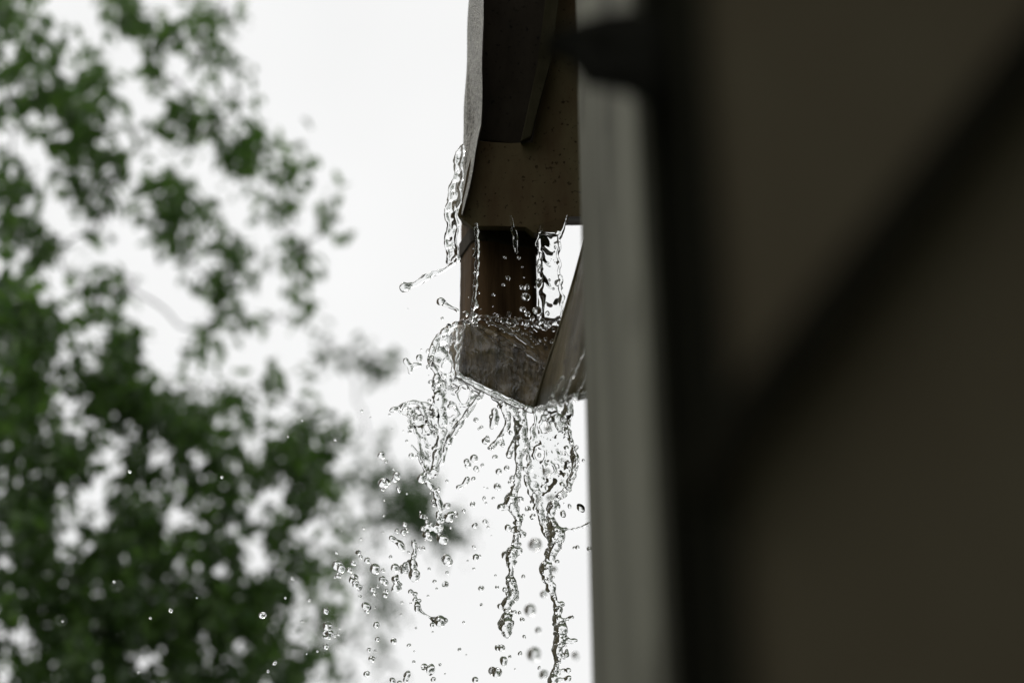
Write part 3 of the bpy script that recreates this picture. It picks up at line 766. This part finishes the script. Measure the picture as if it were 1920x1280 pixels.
for a in ([(1046, 1136, 4), (1054, 1131, 5)], [(1054, 1162, 4), (1064, 1160, 3), (1073, 1157, 4)], [(1058, 1196, 8), (1070, 1202, 4), (1079, 1199, 4)], [(1046, 1226, 6), (1060, 1229, 5), (1062, 1218, 3)], [(1042, 1260, 3), (1056, 1255, 2.4), (1068, 1256, 4)], [(1042, 1274, 3), (1056, 1272, 2.6), (1067, 1270, 5)]):
    f.strand(a, 2, .1)
f.beads([(1060, 780), (1075, 850), (1050, 930), (1030, 970)], 30, 6, 2, 5, 5)
f.beads([(1030, 985), (1040, 1020), (1025, 1070), (1045, 1150), (1050, 1200), (1040, 1270)], 80, 6, 2, 5, 2)
f.beads([(990, 900), (1015, 970)], 22, 5, 1.8, 4, 4)
f.aerate(.22)
water('water_strand', 'clear water veil beside the grey post narrowing to a knobbly strand with side arms', f, noise=.6, nlam=11)

# small curl right under the flap
f = Field(14)
f.strand([(1020, 752, 7), (1036, 768, 8), (1046, 790, 7), (1050, 806, 4)], -120, .3); f.beads([(1015, 765), (1060, 790)], 20, 9, 3, 7, -120)
f.strand([(1062, 742, 2), (1066, 765, 9), (1060, 782, 6)], -110, .2)
water('water_drip', 'blurred lumpy drip under the flap beside the elbow tip', f, noise=.6)

# wet edge of the flap
fz = lambda x: (1.655 - .165 * (x - 1003) / 142 - .035 * math.sin(math.pi * min(1, 1.6 * (x - 1003) / 142)) - DF) / UPX - 4
f = Field(18)
f.strand([(x, y, r, fz(x)) for x, y, r in ((1004, 766, 4), (1022, 762, 5), (1044, 756, 4), (1066, 749, 5), (1088, 742, 4.5), (1112, 736, 4))], 0, .4, 0)
for a in ([(1052, 748, 3), (1066, 716, 4), (1082, 684, 3), (1096, 650, 2)], [(1030, 752, 2.4), (1044, 726, 3), (1056, 706, 2)], [(1078, 742, 2.4), (1090, 716, 3.4), (1100, 690, 2)]):
    f.strand([(x, y, r, fz(x)) for x, y, r in a], 0, .4, 0)
f.beads([(1010, 766), (1060, 752), (1100, 740)], 16, 4, 2, 4.5, fz(1060))
water('water_rivulets', 'thin wet rivulets running off the lower rim of the curled tan flap', f, noise=.3)

# the Y-shaped splinter left of the elbow
f = Field(15)
f.strand([(761, 676, 6), (766, 684, 4), (770, 692, 3.6), (768, 698, 3)], -16, .1); f.strand([(768, 690, 3), (776, 685, 5), (788, 683, 3)], -16, .1)
water('water_splinter', 'forked splinter of water flung left of the elbow', f, noise=.2)
f = Field(16)
f.strand([(859, 913, 4.5), (866, 911, 3.6), (872, 905, 4), (876, 898, 5)], -16, .1)
water('water_bar', 'bent bar of water tumbling between splash and centre strand', f, noise=.2)
f = Field(17); f.strand([(928, 770, 5), (926, 790, 6), (922, 802, 4)], 70, .3); f.beads([(928, 765), (922, 800)], 6, 5, 3, 5, 70)
water('water_drip', 'soft hanging drip just left of the centre strand, under the elbow edge', f, noise=.4)

# ------------------------------------------------------------------ free drops
def drop_mesh(name, fn, air=0):
    bm = bmesh.new(); bmesh.ops.create_icosphere(bm, subdivisions=4, radius=1)
    for v in bm.verts: v.co = Vector(fn(v.co))
    if air:
        q = bmesh.ops.create_icosphere(bm, subdivisions=3, radius=air)['verts']
        for v in q: v.co += Vector((.18, -.1, .22))
        bmesh.ops.reverse_faces(bm, faces=list({f for v in q for f in v.link_faces}))
    me = bpy.data.meshes.new(name); bm.to_mesh(me); bm.free()
    me.materials.append(M_water); me.polygons.foreach_set('use_smooth', [True] * len(me.polygons))
    return me
def wob(a, s):
    r = random.Random(s); ks = [(Vector((r.gauss(0, 1), r.gauss(0, 1), r.gauss(0, 1))) * 1.6, r.uniform(0, 6)) for _ in range(4)]
    return lambda c: 1 + a * sum(math.sin(k.dot(c) + p) for k, p in ks) / 2
def mk(sx, sy, sz, a, s):
    g = wob(a, s)
    return lambda c: Vector((c.x * sx, c.y * sy, c.z * sz)) * g(c)
DM = [drop_mesh('water_drop', mk(1, 1, 1, .03, 1)), drop_mesh('water_drop', mk(.92, .95, 1.10, .06, 2)), drop_mesh('water_drop', mk(1.12, 1, .86, .07, 3), .34),
      drop_mesh('water_drop', mk(1, 1.05, .94, .10, 4), .42), drop_mesh('water_drop', mk(1.15, .9, .8, .16, 5)), drop_mesh('water_drop', mk(.8, .9, 1.2, .15, 6))]

Z4 = [(72,200,9),(138,248,5),(280,228,8),(300,338,6),(385,350,5),(410,425,9),(280,440,5),(222,535,25),(256,580,13),(312,635,9),(335,685,26),(318,715,18),(240,740,36),(275,725,20),(230,787,14),(345,780,14),(352,800,12),(140,635,5),(410,820,6),(243,868,6),(440,320,20),(432,355,12),(475,262,14),(445,535,18),(485,540,10),(930,268,15),(970,322,12),(950,335,8),(1005,425,24),(1015,400,14),(1120,435,22),(1130,455,14),(1070,545,18),(915,555,26),(860,580,20),(870,605,22),(930,632,18),(940,645,12),(975,605,12),(1100,655,21),(1090,770,25),(1200,705,18),(1180,735,10),(910,710,14),(712,725,10),(990,772,4),(1016,780,6),(905,898,17),(990,855,14),(1058,853,10),(1005,890,8),(838,950,13),(728,995,38),(780,975,18),(712,908,22),(740,1075,9),(1000,1030,20),(920,1058,18),(1020,1070,9),(1170,1078,22),(1285,980,10),(1355,990,20),(1320,935,20),(1340,610,26),(1405,532,14),(1160,628,18),(1188,362,14),(1365,793,5),(1583,970,22),(1632,915,16),(1714,928,28),(1735,572,10),(1685,577,14),(915,1220,14),(1045,1135,4),(45,1258,17),(88,1078,10),(65,1160,8),(230,1110,7),(238,985,9),(395,1050,16),(335,1100,14),(380,1105,16),(410,1095,16),(1665,1225,10),(1690,1222,14),(1780,1232,16),(750,155,20)]
B4 = [(1460,660,26),(1380,1200,38),(1470,330,24),(1490,850,22),(1405,870,18)]
Z5 = [(110,268,9),(252,266,14),(273,298,12),(290,105,8),(145,125,5),(272,178,5),(115,350,30),(140,375,24),(225,337,18),(200,385,18),(315,320,18),(368,378,30),(420,388,14),(415,450,20),(435,468,18),(225,445,28),(240,475,24),(262,500,18),(125,420,18),(100,432,8),(350,512,16),(362,540,12),(435,545,18),(445,525,12),(470,298,10),(500,370,25),(265,560,10),(312,625,26),(316,655,16),(365,630,7),(40,657,17),(50,755,32),(52,812,30),(95,820,10),(130,770,7),(122,812,10),(375,750,18),(383,845,14),(490,855,18),(325,917,12),(368,922,8),(345,975,18),(40,895,16),(592,884,12),(312,1075,17),(625,995,9),(628,925,5),(582,1082,24),(572,1115,16),(485,1118,18),(530,1135,14),(695,1030,20),(735,1048,30),(755,1110,16),(800,1014,9),(752,797,6),(842,310,28),(855,332,26),(848,402,10),(728,378,9),(835,480,20),(763,458,11),(778,508,7),(720,557,7),(1038,297,20),(1065,290,8),(1025,375,8),(985,322,6),(930,912,10),(958,732,8),(1075,615,9),(1075,505,16),(1180,498,12),(1170,420,7),(1355,428,11),(1330,670,11),(1348,715,14),(1362,828,11),(1335,938,13),(1265,960,10),(1185,900,18),(1210,905,22),(1225,990,26),(1150,1055,24),(1180,1065,28),(1035,1115,18),(1460,1035,10),(1300,1043,5),(975,948,5),(833,1075,5),(640,770,7),(545,600,8),(540,680,7),(605,605,6),(660,240,10),(590,265,8),(385,492,10),(560,130,18),(515,125,10),(690,240,12),(545,375,20),(575,390,16)]
B5 = [(1435,215,34),(1400,650,34),(1425,945,40),(1490,545,20),(1490,1078,26),(1705,955,22),(1455,785,18),(1560,380,18)]
Z3 = [(435,465,10),(180,395,4),(265,765,24),(280,700,6),(78,920,7),(350,940,16),(330,710,14),(330,830,14),(690,1228,16),(905,10,10),(1010,12,12),(1037,82,7),(930,162,16),(895,215,10),(820,290,10),(1062,305,26),(1035,238,18),(1070,235,20),(1160,190,18),(1172,105,20),(1172,75,14),(1150,405,32),(1075,435,20),(1040,400,22),(1110,470,18),(1135,232,8),(1050,160,6),(725,397,4),(850,445,10),(815,375,4),(870,480,14),(945,500,8),(1240,180,9),(1270,245,9),(1310,45,14),(1225,430,15)]
Z7 = [(487,488,5),(832,508,5),(985,1025,11),(1030,1205,8),(640,1008,7),(563,1035,5),(428,900,5),(235,1048,4),(520,1238,5),(738,960,3),(1070,960,4),(1160,968,6),(1097,888,6),(1262,790,5),(1175,725,4),(1005,1235,5),(530,1178,4),(1133,1048,5),(1080,357,3),(1133,296,3),(1257,370,4),(1150,1170,3),(1190,1160,4)]
drops = [(660 + x / 4, 720 + y / 4, r / 4, 0) for x, y, r in Z4] + [(660 + x / 4, 720 + y / 4, r / 4, 1) for x, y, r in B4]
drops += [(600 + x / 3.5556, 960 + y / 3.5556, r / 3.5556, 0) for x, y, r in Z5] + [(600 + x / 3.5556, 960 + y / 3.5556, r / 3.5556, 1) for x, y, r in B5]
drops += [(720 + x / 4, 480 + y / 4, r / 4, 0) for x, y, r in Z3] + [(x / 2, 640 + y / 2, r / 2, 0) for x, y, r in Z7]

def zone(x, y):
    if 855 < x < 1015 and y < 622: return 'against the dark downspout pipe'
    if x >= 1015 and y < 622: return 'in the bright gap right of the downspout'
    if x < 870 and y < 735: return 'flung left of the elbow'
    v = ('under the elbow' if y < 900 else 'mid fall' if y < 1010 else 'at cluster height' if y < 1110 else 'low in the fall' if y < 1190 else 'along the bottom edge')
    h = ('over the dark leaves' if x < 600 else 'beside the leafy edge' if x < 690 else 'left of the splash tail' if x < 790 else 'right of the splash tail' if x < 880 else 'left of the centre strand' if x < 950 else 'right of the centre strand' if x < 1035 else 'beside the grey post')
    return v + ', ' + h
def size(r, b): return 'blurred' if b else 'tiny' if r < 2.2 else 'small' if r < 4.2 else 'medium' if r < 6.6 else 'large'
cells = {}
for d_ in drops: cells.setdefault((size(d_[2], d_[3]), zone(d_[0], d_[1])), []).append(d_)
ORD = ['highest', 'second highest', 'third highest', 'fourth highest', 'fifth highest', 'sixth highest', 'seventh highest', 'eighth highest', 'ninth highest', 'tenth highest', 'eleventh highest', 'twelfth highest', 'thirteenth highest', 'fourteenth highest']
first = None
ri = random.Random(3)
for (sz, zn), L in cells.items():
    L.sort(key=lambda q: q[1])
    for i, (x, y, r, b) in enumerate(L):
        k = 0 if r < 2.5 and ri.random() < .6 else ri.randrange(len(DM))
        if first is None:
            o = bpy.data.objects.new('water_drop', DM[k]); first = o
        else:
            o = first.copy(); o.data = DM[k]
        C.objects.link(o)
        if b: dd = DF - ri.uniform(.28, .42)
        elif 855 < x < 1015 and y < 622: dd = DF - ri.uniform(.04, .07)
        else:
            dd = DF + max(-.13, min(.20, ri.gauss(0, .05)))
        o.location = P(x, y, dd)
        o.scale = [r * KPX * dd * 1.2] * 3
        o.rotation_euler = (ri.uniform(-.5, .5), ri.uniform(-.9, .9), ri.uniform(0, 6.28))
        lab = '%s water drop %s' % (sz, zn)
        if len(L) > 1: lab = '%s %s water drop %s' % (ORD[min(i, 13)], sz, zn)
        tag(o, lab, 'water drop', 'falling water drops')
